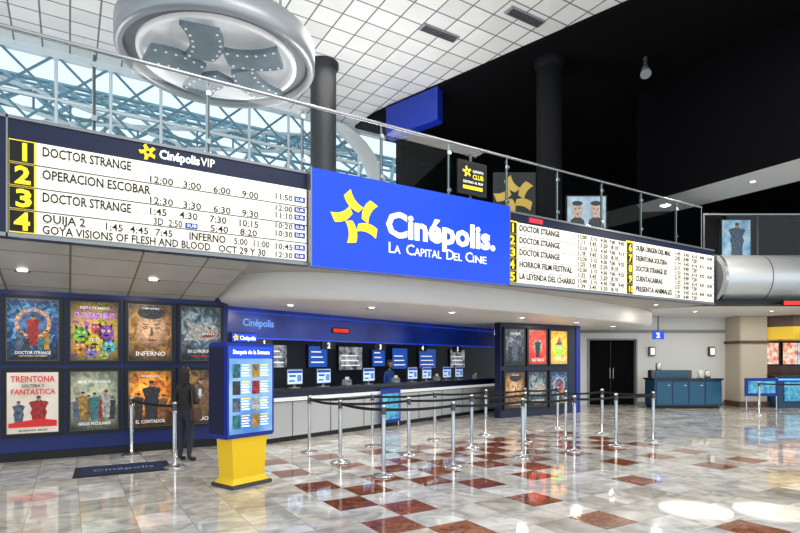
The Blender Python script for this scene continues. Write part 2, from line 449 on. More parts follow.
H = .12; h3 = .095
T('DOCTOR STRANGE', -.30, 4.34, H, 1.03); T('12:00   3:00    6:00    9:00', .95, 4.22, h3, 1.55, bold=.01)
T('OPERACION ESCOBAR', -.30, 4.045, H, 1.28); T('12:30   3:30    6:30    9:30', .95, 3.925, h3, 1.55, bold=.01)
T('DOCTOR STRANGE', -.30, 3.75, H, 1.03); T('1:45    4:30    7:30    10:15', .95, 3.77, h3, 1.55, bold=.01); T('3D  2:50', 1.02, 3.63, h3, .38, bold=.01); T('5:40    8:20', 1.80, 3.63, h3, .70, bold=.01)
for (s, z) in [('11:50',4.27),('12:00',4.09),('11:10',3.97),('10:20',3.81),('10:30',3.68),('10:45',3.48),('12:30',3.345)]: T(s, 2.78, z, .085, .28, bold=.01)
T('OUIJA 2', -.30, 3.485, .105, .48); T('1:45  4:45  7:45', .40, 3.48, .09, .85, bold=.01)
T('INFERNO', 1.50, 3.475, .105, .52); T('5:00  11:00', 2.15, 3.48, .09, .55, bold=.01)
T('GOYA VISIONS OF FLESH AND BLOOD', -.30, 3.338, .105, 2.1); T('OCT 29 Y 30', 1.92, 3.338, .10, .72)
rows1 = ['DOCTOR STRANGE','DOCTOR STRANGE','DOCTOR STRANGE','HORROR FILM FESTIVAL','LA LEYENDA DEL CHARRO']
rows2 = ['OUIJA ORIGEN DEL MAL','TREINTONA SOLTERA','DOCTOR STRANGE 3D','CUENTACABRAS','PRESENTA ANIMALES']
for k in range(5):
    z = 3.33+RP*(4-k)
    T(rows1[k], 8.06, z+.075, .125, [1.2,1.2,1.2,1.6,1.7][k]); T('12:%02d   2:15   4:30' % (k*10), 9.85, z+.13, .085, 1.0, bold=.01)
    T('7:00   9:%02d' % (k*10+5), 10.95, z+.13, .085, .55, bold=.01); T('1:%02d   3:45   5:20   8:10' % (k*7+11), 9.85, z+.01, .085, 1.4, bold=.01)
    T(rows2[k], 11.95, z+.075, .125, [1.45,1.3,1.3,1.1,1.5][k]); T('1:%02d   3:45   6:10' % (k*9+5), 13.6, z+.13, .085, 1.0, bold=.01)
    T('8:%02d   10:30' % (k*11), 14.75, z+.13, .085, .6, bold=.01); T('2:%02d   4:40   7:20' % (k*8+3), 13.6, z+.01, .085, 1.0, bold=.01)

# ------------------------------------------------------------------ ceiling star emblem (hanging disc)
sx, sy = S(-3.53, 10.6); EZ = 7.50
b = MB()
MID = mat('emblem_grey', (.20,.22,.24), .4, .2)
WEM = mat('emblem_white_glow', (.90,.91,.92), .4, 0, .22)  # slight glow put into the white in place of light on the disc
STR = noisemat('film_strip_grey', (.15,.21,.25), (.25,.31,.36), 1.5, .4)
b.lathe([(0,.12),(1.38,.12),(1.38,0),(1.48,0),(1.48,.06)], (sx,sy,EZ), WEM, 64)
b.lathe([(1.48,.06),(1.70,.06)], (sx,sy,EZ), MID, 64)
b.lathe([(1.70,.06),(1.70,-.05),(1.80,-.05),(1.84,0),(1.84,.4),(0,.4)], (sx,sy,EZ), mat('emblem_rim', (.42,.44,.47), .35, .3), 64)
for up, dn in star_quads(0, 0, 1.32, a0=16, twist=27, L=.78, W=.44, off_=.62):
    for i in range(6):
        q = [up[i], up[i+1], dn[i+1], dn[i]]
        vs = [(sx+p[0], sy+p[1], EZ-.11) for p in q]+[(sx+p[0], sy+p[1], EZ-.02) for p in q]
        b.raw(vs, [(0,1,2,3),(7,6,5,4),(0,4,5,1),(1,5,6,2),(2,6,7,3),(3,7,4,0)], STR)
    for i in range(6):
        for e, o in ((up, dn), (dn, up)):
            p = Vector(e[i]).lerp(Vector(e[i+1]), .5).lerp(Vector(o[i]).lerp(Vector(o[i+1]), .5), .10)
            b.box(sx+p.x-.02, sx+p.x+.02, sy+p.y-.02, sy+p.y+.02, EZ-.12, EZ-.108, WEM)
    cc = Vector(up[3]).lerp(Vector(dn[3]), .5)
    b.cyl((sx+cc.x, sy+cc.y, EZ-.05), (sx+cc.x, sy+cc.y, EZ+.13), .05, MID, seg=8)
for k in range(4):
    a = math.radians(45+90*k); b.cyl((sx+1.3*math.cos(a), sy+1.3*math.sin(a), EZ+.4), (sx+1.3*math.cos(a), sy+1.3*math.sin(a), 10.0), .03, STEEL, seg=8)
b.build('hanging_star_emblem')

# ------------------------------------------------------------------ posters
def pm(name, c=(0,0,0), e=.3): return mat('ink_'+name, c, .35, 0, e)
pm('black', (.01,.01,.015), 0); pm('white', (.80,.80,.76), .4); pm('gold', (.9,.6,.1), .5); pm('red', (.60,.02,.02), .35)
skA = noisemat('print_skin', (.26,.12,.07), (.56,.34,.22), 22, .4, .35)
def cloth(n, c): return noisemat('print_'+n, tuple(v*.3 for v in c), c, 16, .4, .3, None, 6)
CL = dict(crimson=cloth('crimson',(.45,.03,.03)), slate=cloth('slate',(.12,.16,.24)), ochre=cloth('ochre',(.5,.3,.07)), dark=cloth('dark',(.05,.05,.06)),
          brown=cloth('brown',(.25,.13,.06)), teal=cloth('teal',(.05,.24,.28)), pale=cloth('pale',(.5,.5,.46)))
def circ(b, cx, cz, r, y, m, n=20, sxx=1.0, szz=1.0):
    b.face([(cx+r*sxx*math.cos(2*math.pi*i/n), y, cz+r*szz*math.sin(2*math.pi*i/n)) for i in range(n)], m)
SIL = [(.16,0),(.15,.2),(.17,.38),(.20,.46),(.16,.58),(.20,.70),(.235,.78),(.19,.825),(.07,.85),(.055,.88)]
def fig(b, cx, z0, h, y, m, mskin=None, wid=.28, hair=None):
    k = wid/.28*h*.62
    P = [(cx+x*k*1.25, z0+z*h) for x, z in SIL]; Q = [(cx-x*k*1.25, z0+z*h) for x, z in SIL][::-1]
    b.face([(x, y, z) for x, z in P+Q], m)
    circ(b, cx, z0+h*.925, h*.062, y-.001, mskin or skA, szz=1.28)
    if mskin is None or hair:
        hr = CL['dark']; circ(b, cx, z0+h*.972, h*.064, y-.0015, hr, szz=.62)
        for s in (-1, 1): circ(b, cx+s*h*.022, z0+h*.925, h*.009, y-.002, INK, 8)
        circ(b, cx, z0+h*.887, h*.016, y-.002, CL['crimson'], 8, szz=.35)
def poster(style, x, z, y=11.1, w=.72, h=1.02):
    e = empty('movie_poster', (x+w/2, y, z))
    X = -w/2; b = MB()
    fw = .07
    b.box(X-fw, -X+fw, -.06, 0, -fw, h+fw, BLACK)
    for (xa, xb, za, zb) in [(X-.012, X, 0, h), (-X, -X+.012, 0, h), (X-.012, -X+.012, -.012, 0), (X-.012, -X+.012, h, h+.012)]:
        b.box(xa, xb, -.064, -.06, za, zb, DSTEEL)
    yf = -.062
    def bg(m): b.face([(X,yf,0),(-X,yf,0),(-X,yf,h),(X,yf,h)], m)
    tx = []
    K = pm('black'); Wt = pm('white')
    y1, y2, y3 = yf-.003, yf-.006, yf-.009
    if style == 'sorcerer':
        bg(artmat('art_sorc', (.01,.02,.07), (.12,.38,.65), (.02,.07,.20), 7, .7))
        circ(b, 0, .62, .26, y1, noisemat('portal', (.05,.25,.5), (.95,.45,.06), 14, .4, .7, (.3,.10,.04), 6, 2), 28)
        circ(b, 0, .62, .20, y1-.001, noisemat('portal2', (.01,.03,.08), (.1,.2,.4), 10, .4, .4), 28)
        for i in range(18):
            a = i*math.pi/9; b.box(.23*math.cos(a)-.008,.23*math.cos(a)+.008, y2-.001, y2, .62+.23*math.sin(a)-.008,.62+.23*math.sin(a)+.008, pm('gold'))
        fig(b, 0, .24, .52, y2-.002, CL['crimson'], wid=.3); fig(b,-.19,.17,.34,y2-.004,CL['slate']); fig(b,.19,.17,.34,y2-.004,CL['ochre']); fig(b,-.09,.14,.26,y3-.004,CL['dark']); fig(b,.1,.14,.26,y3-.004,CL['teal'])
        tx = [('DOCTOR STRANGE', .10, .05, .5, Wt), ('HECHICERO SUPREMO', .06, .02, .4, pm('gold'))]
    elif style == 'monsters':
        bg(artmat('art_mon', (.03,.14,.01), (.30,.04,.42), (.65,.42,.02), 7, .7, .5, .62))
        for (cx, cz, r, c) in [(-.2,.45,.12,(.25,.6,.05)),(.18,.48,.13,(.35,.08,.5)),(0,.32,.14,(.8,.6,.05)),(-.22,.22,.10,(.8,.3,.04)),(.22,.24,.11,(.1,.5,.6)),(.02,.55,.08,(.7,.1,.1)),(-.05,.14,.09,(.3,.2,.6)),(.15,.1,.07,(.5,.6,.1))]:
            circ(b, cx, cz, r, y1, noisemat('mon%.2f%.2f' % (cx,cz), tuple(v*.2 for v in c), c, 18, .4, .4, None, 5), 16, szz=1.15)
            for s in (-1,1): circ(b, cx+s*r*.35, cz+.04, r*.2, y2, Wt, 10); circ(b, cx+s*r*.35, cz+.04, r*.1, y3, K, 8)
            circ(b,cx,cz-.04,r*.4,y2,K,10,szz=.4)
            for s in (-1,1): b.face([(cx+s*r*.4,y1-.001,cz+r*.9),(cx+s*r*.75,y1-.001,cz+r*.7),(cx+s*r*.8,y1-.001,cz+r*1.5)], K)
        tx = [('CUENTACABRAS', .74, .10, .62, noisemat('title_violet', (.35,.1,.6),(.8,.5,.9),10,.4,.5)), ('FIESTA DE MIEDO', .90, .045, .45, Wt)]
    elif style == 'face':
        bg(artmat('art_face', (.12,.05,.015), (.70,.38,.10), (.38,.18,.05), 5, .6, .55, .62))
        circ(b, .02, .55, .25, y1, artmat('art_face2', (.34,.17,.08), (.74,.48,.28), (.55,.32,.17), 9, .5, .58, .42), 28, szz=1.4)
        circ(b, .02, .88, .24, y1-.001, CL['dark'], szz=.5)
        for s in (-1, 1):
            circ(b, .02+s*.1, .6, .05, y2, CL['brown'], szz=.6); circ(b, .02+s*.1, .6, .03, y3, Wt, 12, szz=.35); circ(b, .02+s*.1, .6, .013, y3-.001, K, 8)
            b.face([(.02+s*.04,y3,.655),(.02+s*.15,y3,.675),(.02+s*.17,y3,.66),(.02+s*.04,y3,.64)], CL['dark'])
        b.face([(.01,y2,.6),(.035,y2,.6),(.06,y2,.47),(.03,y2,.445),(-.01,y2,.45)], CL['brown']); circ(b,.02,.37,.08,y2,CL['crimson'],12,szz=.22)
        tx = [('INFERNO', .08, .08, .5, Wt), ('TOM HANKS', .94, .035, .3, Wt)]
    elif style == 'shark':
        bg(artmat('art_shark', (.01,.03,.04), (.36,.44,.46), (.08,.13,.17), 5, .55, .6, .62))
        b.face([(-.33,y1,.36),(-.1,y1,.40),(.1,y1,.36),(.25,y1,.42),(.33,y1,.52),(.30,y1,.66),(.12,y1,.74),(-.1,y1,.70),(-.3,y1,.78),(-.22,y1,.60)], CL['pale'])
        b.face([(-.02,y2,.43),(.25,y2,.46),(.28,y2,.54),(.1,y2,.52)], CL['crimson']); circ(b,.16,.62,.02,y2,K,10)
        for i in range(6): b.face([(.02+.04*i,y3,.52),(.05+.04*i,y3,.52),(.035+.04*i,y3,.48)], Wt)
        tx = [('EN LO PROFUNDO', .14, .06, .5, Wt), ('PROXIMAMENTE', .06, .03, .35, pm('red'))]
    elif style == 'romcom':
        bg(noisemat('art_rom', (.62,.52,.42), (.80,.74,.66), 2, .4, .32))
        fig(b, .08, .10, .52, y1, CL['crimson'], None, .42, True); fig(b, -.2, .12, .42, y2, CL['slate'], None, .32, True)
        b.face([(-.34,y3,.1),(.34,y3,.1),(.34,y3,.2),(.1,y3,.24),(-.34,y3,.17)], pm('red'))
        tx = [('TREINTONA', .86, .10, .62, pm('red')), ('SOLTERA Y', .77, .05, .32, K), ('FANTASTICA', .65, .09, .62, pm('red')), ('BARBARA MORI', .03, .03, .4, K)]
    elif style == 'family':
        bg(artmat('art_fam', (.14,.17,.11), (.60,.56,.38), (.34,.36,.26), 5, .5, .6, .66))
        for i, c in enumerate(['slate','ochre','brown','teal','crimson','pale','dark']): fig(b, -.27+.09*i, .17+.02*(i%3), .40+.08*(i%2), y1-.003*(i%2)-.0003*i, CL[c])
        tx = [('MISS PEREGRINE', .82, .05, .5, Wt), ('NIÑOS PECULIARES', .08, .05, .5, Wt)]
    elif style == 'action':
        bg(artmat('art_act', (.22,.03,.01), (.95,.50,.07), (.70,.22,.03), 6, .8, .62, .55))
        fig(b, .02, .10, .74, y1, CL['dark'], None, .34, True); fig(b, -.2, .12, .5, y2, CL['dark']); fig(b, .22, .12, .46, y2, CL['brown'])
        tx = [('EL CONTADOR', .06, .06, .5, Wt), ('BEN AFFLECK', .92, .03, .3, Wt)]
    elif style == 'goldman':
        bg(artmat('art_gold', (.02,.02,.02), (.45,.23,.06), (.15,.08,.03), 5, .5))
        fig(b, 0, .1, .78, y1, CL['brown'], None, .36, True); tx = [('JACK REACHER', .06, .07, .5, Wt)]
    elif style == 'red':
        bg(artmat('art_red', (.45,.01,.01), (.90,.14,.08), (.70,.04,.03), 4, .9, .55, .9)); circ(b,0,.55,.2,y1,CL['pale']); fig(b,0,.2,.55,y2,CL['dark'],None,.36,True); tx=[('BAD SANTA',.08,.09,.5,Wt)]
    elif style == 'orange':
        bg(artmat('art_or', (.8,.25,.02), (1,.7,.08), (.9,.45,.04), 4, .8, .5, .9)); circ(b,0,.45,.2,y1,noisemat('troll',(.1,.4,.05),(.5,.75,.1),14,.4,.4),szz=1.1); b.face([(-.15,y1,.6),(.15,y1,.6),(.02,y1,.86)],cloth('pink',(.8,.1,.4)))
        for s in (-1,1): circ(b,s*.07,.5,.04,y2,Wt,12); circ(b,s*.07,.5,.018,y3,K,8)
        tx=[('TROLLS',.1,.11,.5,Wt)]
    else:
        bg(artmat('art_dark', (.01,.02,.04), (.28,.34,.40), (.08,.10,.14), 6, .5)); fig(b,0,.1,.66,y1,CL['slate'],None,.3,True); fig(b,-.2,.1,.5,y2,CL['dark']); fig(b,.2,.1,.5,y2,CL['dark']); tx=[('OUIJA',.86,.08,.4,Wt)]
    b.build('framed_sheet', parent=e)
    for (s, zz, hh, ww, m) in tx:
        text(s, (-ww/2, yf-.014, zz), hh, m, ww, parent=e, bold=.02, ext=.001)
    return e
styles = [['sorcerer','monsters','face','shark'], ['romcom','family','action','goldman']]
for c in range(-3, 4):
    for r in range(2):
        poster(styles[r][c % 4], -.88+.905*c, [1.70, .47][r])
st2 = [['dark','red','orange'], ['face','shark','sorcerer']]
for c in range(3):
    for r in range(2):
        poster(st2[r][c], 10.87+.93*c, [1.58, .30][r], y=11.95)

# ------------------------------------------------------------------ ticket counter
ang = math.atan(.35); CO = (3.0, 10.555)
tc = empty('ticket_counter', (*CO, 0), ang)
Lc = 9.9
b = MB()
PAN = mat('counter_panel', (.56,.57,.59), .3); TOPM = mat('counter_top', (.02,.022,.03), .15)
b.box(0, Lc, .06, .75, 0, .1, BLACK)
b.box(0, Lc, .04, .12, .1, .82, PAN); b.box(0, Lc, .12, .7, .1, .86, GREY)
for k in range(1, 9): b.box(k*Lc/9-.006, k*Lc/9+.006, .03, .042, .1, .82, DSTEEL)
b.box(0, Lc, .0, .12, .84, .92, mat('counter_lightband', (.8,.8,.8), .4, 0, .35)); b.box(0, Lc, .03, .1, .82, .84, DSTEEL)
b.box(-.02, Lc, -.06, .3, 1.04, 1.10, TOPM, ch=.01); b.box(0, Lc, 0, .1, .92, 1.04, NAVY)
b.box(0, Lc, .3, .74, .86, .90, TOPM)
b.build('counter_body', parent=tc)
bo = empty('ticket_booth_portal', (*CO, 0), ang)
HD = noisemat('header_blue', (.005,.018,.19), (.010,.045,.38), 1.2, .3, .14)
b = MB()
b.box(-.15, Lc+1, .75, .95, 2.15, DZ, HD)
b.box(-.15, Lc+1, .74, .752, 2.15, 2.18, BLUELIT); b.box(-.15, Lc+1, .74, .752, 2.70, 2.72, BLUELIT)
b.box(-.15, .02, .76, 2.88, 0, DZ, NAVYW)
b.box(2.9, 3.5, .72, .75, 2.36, 2.50, BLACK); b.box(2.95, 3.45, .71, .722, 2.39, 2.47, mat('led_red', (.8,.02,.01), .5, 0, 1.4))
for k in range(5):
    x = .9+1.9*k; b.box(x-.22, x+.22, .74, .80, 1.96, 2.15, BLACK)
b.build('header', parent=bo)
text('TAQUILLA', (3.02, .708, 2.40), .05, INK, .36, parent=bo, ext=.001)
for k in range(5): text(str(k+1), (.9+1.9*k-.05, .73, 1.99), .13, WLIT, parent=bo, bold=.04)
text('Cinépolis', (.35, .735, 2.42), .15, mat('dim_blue_letter',(.15,.35,.8),.4,0,.3), .8, parent=bo, bold=.03)
b = MB(); b.box(-.15, Lc+7, 2.9, 3.1, 0, DZ, mat('booth_wall', (.008,.011,.026), .4)); b.build('wall_booth', loc=(*CO, 0), rz=ang)
b = MB()
SCR = mat('screen_blue', (.02,.1,.5), .3, 0, .6); SCW = noisemat('screen_pic', (.05,.06,.08), (.60,.63,.66), 5, .3, .4)
for (x0, x1, z0, z1, m) in [(1.2,1.75,1.35,2.05,SCR),(2.3,3.2,1.5,2.1,SCW),(4.0,4.7,1.5,2.1,SCR),(5.2,6.2,1.4,2.1,SCW),(6.7,7.3,1.5,2.05,SCR),(7.7,8.5,1.4,2.1,SCR),(9.2,10.2,1.4,2.1,SCR),(11.2,12.2,1.4,2.1,SCW)]:
    b.box(x0-.04,x1+.04,2.84,2.9,z0-.04,z1+.04,BLACK); b.box(x0,x1,2.83,2.84,z0,z1,m)
    for q in range(3): b.box(x0+.08,x1-.12-.06*q,2.825,2.83,z0+.12+.15*q,z0+.15+.15*q,WLIT)
b.build('menu_screens', loc=(*CO, 0), rz=ang)
def lp(lx, ly): return CO[0]+lx*math.cos(ang)-ly*math.sin(ang), CO[1]+lx*math.sin(ang)+ly*math.cos(ang)
DISP = mat('customer_display',(.50,.68,.92),.3,0,.5)
def pos(lx, ly=.12, rz=0, z=1.10, k=1.0):
    x, y = lp(lx, ly); b = MB()
    b.box(-.12,.12,-.08,.08,0,.015,GREY,ch=.004); b.box(-.02,.02,-.01,.02,.015,.12,GREY)
    b.box(-.22,.22,-.02,.02,.07,.41,DSTEEL,ch=.008); b.box(-.14,.14,.02,.05,.12,.34,DSTEEL,ch=.008)
    b.box(-.20,.20,-.024,-.019,.09,.39,DISP)
    b.box(-.19,.19,-.027,-.023,.32,.38,SUB); b.box(-.16,.02,-.027,-.023,.24,.28,SUB); b.box(.06,.17,-.027,-.023,.14,.28,mat('disp_pic',(.1,.2,.5),.4,0,.5)); b.box(-.16,-.02,-.027,-.023,.14,.17,SUB)
    b.build('ticket_monitor', loc=(x,y,z), rz=ang+rz)
for lx in (1.22, 2.05, 3.55, 5.3, 5.95, 6.95, 7.6): pos(lx)
for lx in (2.8, 4.6, 6.45, 8.6):
    x, y = lp(lx, .12); b = MB(); b.box(-.1,.1,-.08,.08,0,.14,GREY,ch=.02); b.box(-.07,.07,-.083,-.078,.08,.10,BLACK); b.box(-.06,.06,-.02,.0,.14,.2,WHITE)
    b.build('ticket_printer', loc=(x,y,1.10), rz=ang)
x, y = lp(4.16, -.10); b = MB()
b.box(-.38,.38,0,.02,.12,.98,BLUE); b.box(-.33,.33,-.004,0,.2,.85,noisemat('cyan_art',(.02,.2,.42),(.15,.55,.75),6,.4,.3))
b.cyl((-.3,.01,0),(-.3,.01,.14),.02,STEEL); b.cyl((.3,.01,0),(.3,.01,.14),.02,STEEL); b.box(-.34,-.26,-.1,.08,0,.015,STEEL); b.box(.26,.34,-.1,.08,0,.015,STEEL)
b.build('counter_notice_board', loc=(x,y,0), rz=ang)

# ------------------------------------------------------------------ stanchions
def stanchion(x, y, h=1.04):
    b = MB()
    b.lathe([(0,0),(.17,0),(.17,.012),(.15,.028),(.06,.04),(.03,.06),(.03,h-.14)], (0,0,0), STEEL, 24)
    b.lathe([(.037,h-.14),(.037,h-.03)], (0,0,0), DSTEEL, 20); b.lathe([(.040,h-.03),(.034,h),(0,h+.004)], (0,0,0), STEEL, 20)
    b.lathe([(.032,h-.17),(.04,h-.16),(.04,h-.15),(.032,h-.14)], (0,0,0), STEEL, 20)
    b.build('queue_stanchion', loc=(x,y,0))
rowX = [[3.93,5.2,6.7,8.0,9.2,10.4],[3.83,5.17,6.6,8.0,9.2,10.4],[3.78,5.1,6.6,8.0,9.2,10.3]]
rowY = [6.9, 8.17, 9.4]
def belt(p, q, z=.97):
    b = MB(); p = Vector((*p, z)); q = Vector((*q, z)); n = 8
    for i in range(n):
        a0, a1 = i/n, (i+1)/n
        P0 = p.lerp(q, a0); P1 = p.lerp(q, a1); s0 = -.02*math.sin(math.pi*a0); s1 = -.02*math.sin(math.pi*a1)
        d = (q-p).normalized(); nrm = Vector((-d.y, d.x, 0))*.003
        vs = []
        for P, s in ((P0, s0), (P1, s1)):
            for zz in (-.022, .022):
                for sg in (-1, 1): vs.append(tuple(P+nrm*sg+Vector((0,0,s+zz))))
        b.raw(vs, [(0,4,6,2),(1,3,7,5),(2,6,7,3),(0,1,5,4)], BELT)
    b.build('queue_belt')
for r in range(3):
    for i, x in enumerate(rowX[r]):
        stanchion(x, rowY[r])
        if i: belt((rowX[r][i-1]+.04, rowY[r]), (x-.04, rowY[r]))
belt((3.78, 9.36), (3.83, 8.21)); belt((3.83, 8.13), (3.93, 6.94)); belt((10.4, 6.94), (10.4, 8.13))
stanchion(1.42, 9.15); stanchion(.95, 10.75); belt((1.405, 9.19), (.965, 10.71))
for (r, d) in [(11.0, 16.6), (12.6, 16.4), (13.8, 17.4)]:
    x, y = S(r, d); stanchion(x, y)
belt(S(11.04,16.6), S(12.56,16.4)); belt(S(12.64,16.43), S(13.76,17.37))

# ------------------------------------------------------------------ kiosk
kx, ky = S(-2.17, 7.45)
ks = empty('poster_kiosk', (kx, ky, 0), math.radians(21))
b = MB()
w, dp = .40, .20
b.box(-.33, .33, -.24, .24, 0, .05, DSTEEL, ch=.01)
vs = [(-.30,-.2,.05),(.30,-.2,.05),(.30,.2,.05),(-.30,.2,.05),(-.25,-.16,.12),(.25,-.16,.12),(.25,.16,.12),(-.25,.16,.12),
      (-.29,-.17,.70),(.29,-.17,.70),(.29,.17,.70),(-.29,.17,.70)]
b.raw(vs, [(0,1,5,4),(1,2,6,5),(2,3,7,6),(3,0,4,7),(4,5,9,8),(5,6,10,9),(6,7,11,10),(7,4,8,11)], YEL)
b.box(-w, w, -dp, dp, .66, 1.93, BLUE, ch=.02)
b.box(-w-.004, -w+.02, -dp+.03, dp-.03, .72, 1.88, NAVY)
KF = noisemat('kiosk_sheet', (.06,.22,.60), (.35,.60,.88), 1.6, .3, .35)
b.box(-w+.05, w-.05, -dp-.006, -dp+.01, .72, 1.88, KF)
b.box(-w+.05, w-.05, -dp-.009, -dp-.006, 1.72, 1.88, BLUELIT)
for r in range(4):
    for c in range(2):
        xx = -w+.10+c*.31; zz = .79+r*.225
        b.box(xx, xx+.12, -dp-.009, -dp-.006, zz, zz+.18, [CL['teal'], CL['crimson'], CL['slate'], CL['ochre'], CL['dark'], CL['pale']][(r*2+c*3) % 6])
        for q in range(5): b.box(xx+.14, xx+.27-.02*(q % 2), -dp-.009, -dp-.006, zz+.02+.035*q, zz+.034+.035*q, WLIT if q < 4 else YELLIT)
b.box(-.22, .22, -.05, .05, 1.93, 2.08, NAVY, ch=.02); b.box(-.2, .2, -.055, -.05, 1.95, 2.06, BLUELIT)
star_xz(b, -.14, 2.005, .05, -.055, YELLIT, th=.003)
b.build('kiosk_body', parent=ks)
text('Cinépolis', (-.08, -.06, 1.975), .055, WLIT, .26, parent=ks, bold=.03, ext=.001)
text('Sinopsis de la Semana', (-.30, -dp-.012, 1.78), .055, WLIT, .6, parent=ks, bold=.03, ext=.001)

b = MB(); b.box(-.66,.66,-.42,.42,0,.012,mat('mat_black',(.012,.014,.02),.9)); b.box(-.58,.58,-.34,.34,.012,.014,mat('mat_navy',(.01,.02,.07),.9))
fm = b.build('floor_mat', loc=(.72,9.45,0), rz=math.radians(-3))
text('Cinépolis', (-.42,-.08,.016), .16, mat('mat_print',(.25,.35,.6),.8), .84, parent=fm, rot=(0,0,0), ext=.0005)

# ------------------------------------------------------------------ rounded metal balcony fascia (wing)
b = MB()
MET = mat('satin_aluminium', (.72,.74,.76), .38, .6)
n = 32
cy_, cz_, ra = 16.1, 4.10, .70
prof = [(cy_+ra*math.cos(2*math.pi*i/n), cz_+ra*math.sin(2*math.pi*i/n)) for i in range(n)]
vs = []
RS = (9.30, 10.6, 10.63, 12.2, 12.23, 15.5)
for r in RS: vs += [(r, y, z) for y, z in prof]
for seg in range(5):
    fs = [(seg*n+i, seg*n+(i+1) % n, (seg+1)*n+(i+1) % n, (seg+1)*n+i) for i in range(n)]
    b.raw(vs, fs, MET if seg % 2 == 0 else DSTEEL, True)
b.raw(vs, [list(range(n))], MET)
def sc(p, f): return (cy_+(p[0]-cy_)*f, cz_+(p[1]-cz_)*f)
for i in range(n):  # rolled end collar
    j = (i+1) % n; k1 = 1.03
    a0_, a1_ = sc(prof[i], k1), sc(prof[j], k1); c0_, c1_ = sc(prof[i], .82), sc(prof[j], .82)
    b.face([(9.26,*a0_),(9.26,*a1_),(9.34,*a1_),(9.34,*a0_)], STEEL, True); b.face([(9.26,*a0_),(9.26,*a1_),(9.26,*c1_),(9.26,*c0_)], STEEL)
b.face([(9.28, *sc(p, .82)) for p in prof], GREY)
b.box(8.75, 9.22, 15.9, 16.3, 3.40, 4.80, WHITE)
b.box(8.75, 15.5, 15.60, 16.14, 3.30, 3.41, BLACK)
b.build('balcony_fascia', T=WING)
b = MB()
for i in range(4):
    b.face([(9.1+1.6*i,16.2,4.82),(10.65+1.6*i,16.2,4.82),(10.65+1.6*i,16.2,6.05),(9.1+1.6*i,16.2,6.05)], glass)
    b.box(9.05+1.6*i, 9.1+1.6*i, 16.18, 16.23, 4.80, 6.05, DSTEEL)
b.cyl((9.05,16.2,6.06),(15.5,16.2,6.06),.032,STEEL,seg=10)
b.build('glass_railing', T=WING)
b = MB()
b.box(10.85, 11.5, 15.36, 15.44, 3.24, 3.40, BLACK); b.box(10.89,11.46,15.35,15.36,3.27,3.37,_m['led_red'])
for r in (11.0, 11.35): b.box(r-.02,r+.02,15.44,15.60,3.33,3.37,BLACK)
b.build('led_sign', T=WING)

def stand_sign(name, r, d, z0, w, h, base, art, rot=0):
    x, y = S(r, d); e = empty(name, (x, y, base), A+rot)
    b = MB()
    b.box(-w/2-.05,w/2+.05,-.2,.2,0,.04,DSTEEL); b.box(-.06,.06,-.03,.03,.04,z0,DSTEEL)
    b.box(-w/2-.04,w/2+.04,-.05,.05,z0-.04,z0+h+.04,BLACK)
    art(b, w, h, z0, -.055); b.build('lightbox', parent=e); return e
def art_two(b, w, h, z0, y):
    b.face([(-w/2,y,z0),(w/2,y,z0),(w/2,y,z0+h),(-w/2,y,z0+h)], noisemat('pale_sheet',(.30,.40,.50),(.55,.65,.75),4,.4,.4))
    for s in (-1,1):
        c = s*w*.24
        b.face([(c-w*.22,y-.003,z0),(c+w*.22,y-.003,z0),(c+w*.17,y-.003,z0+h*.25),(c+w*.07,y-.003,z0+h*.34),(c-w*.07,y-.003,z0+h*.34),(c-w*.17,y-.003,z0+h*.25)], CL['dark'])
        circ(b, c, z0+h*.56, w*.14, y-.006, noisemat('print_skin_light',(.5,.32,.24),(.7,.5,.4),12,.4,.4), szz=1.4); circ(b, c, z0+h*.78, w*.14, y-.008, CL['dark'], szz=.45)
        for q in (-1,1): circ(b, c+q*w*.05, z0+h*.6, w*.018, y-.01, BLACK, 8)
        circ(b, c, z0+h*.44, w*.04, y-.01, CL['crimson'], 8, szz=.3)
stand_sign('cinema_lightbox', 5.35, 15.6, .75, 1.1, .9, 4.74, art_two)
def art_man(b, w, h, z0, y):
    b.face([(-w/2,y,z0),(w/2,y,z0),(w/2,y,z0+h),(-w/2,y,z0+h)], noisemat('pale_sheet2',(.10,.35,.6),(.6,.75,.85),3,.4,.4))
    fig(b, .02, z0+.02, h*.9, y-.003, CL['slate'], None, .4, True)
stand_sign('cinema_lightbox', 10.7, 17.3, .3, .9, 1.15, 4.70, art_man)
def art_gold(b, w, h, z0, y):
    star_xz(b, 0, z0+h/2, w*.56, y, mat('gold_dim',(.65,.40,.06),.4,0,.12), th=.01, a0=100)
stand_sign('star_banner', 2.95, 14.0, .6, 1.0, 1.15, 4.74, art_gold)
b = MB()
b.box(6.62, 7.36, 8.62, 8.66, 5.05, 5.72, BLACK); b.box(6.68, 7.30, 8.615, 8.62, 5.12, 5.66, INK)
b.box(6.95, 7.0, 8.66, 8.69, 4.80, 5.9, DSTEEL)
star_xz(b, 6.84, 5.50, .12, 8.615, YELLIT, th=.003)
b.box(6.74, 7.24, 8.61, 8.615, 5.15, 5.22, YELLIT)
cs = b.build('club_sign')
text('AQUÍ PUNTOS', (6.98, 8.61, 5.5), .05, WLIT, .28, parent=cs, ext=.001); text('CLUB', (6.98, 8.61, 5.37), .09, YELLIT, .28, parent=cs, ext=.001, bold=.03); text('DESTINO AL FILM', (6.74, 8.61, 5.27), .05, WLIT, .5, parent=cs, ext=.001)

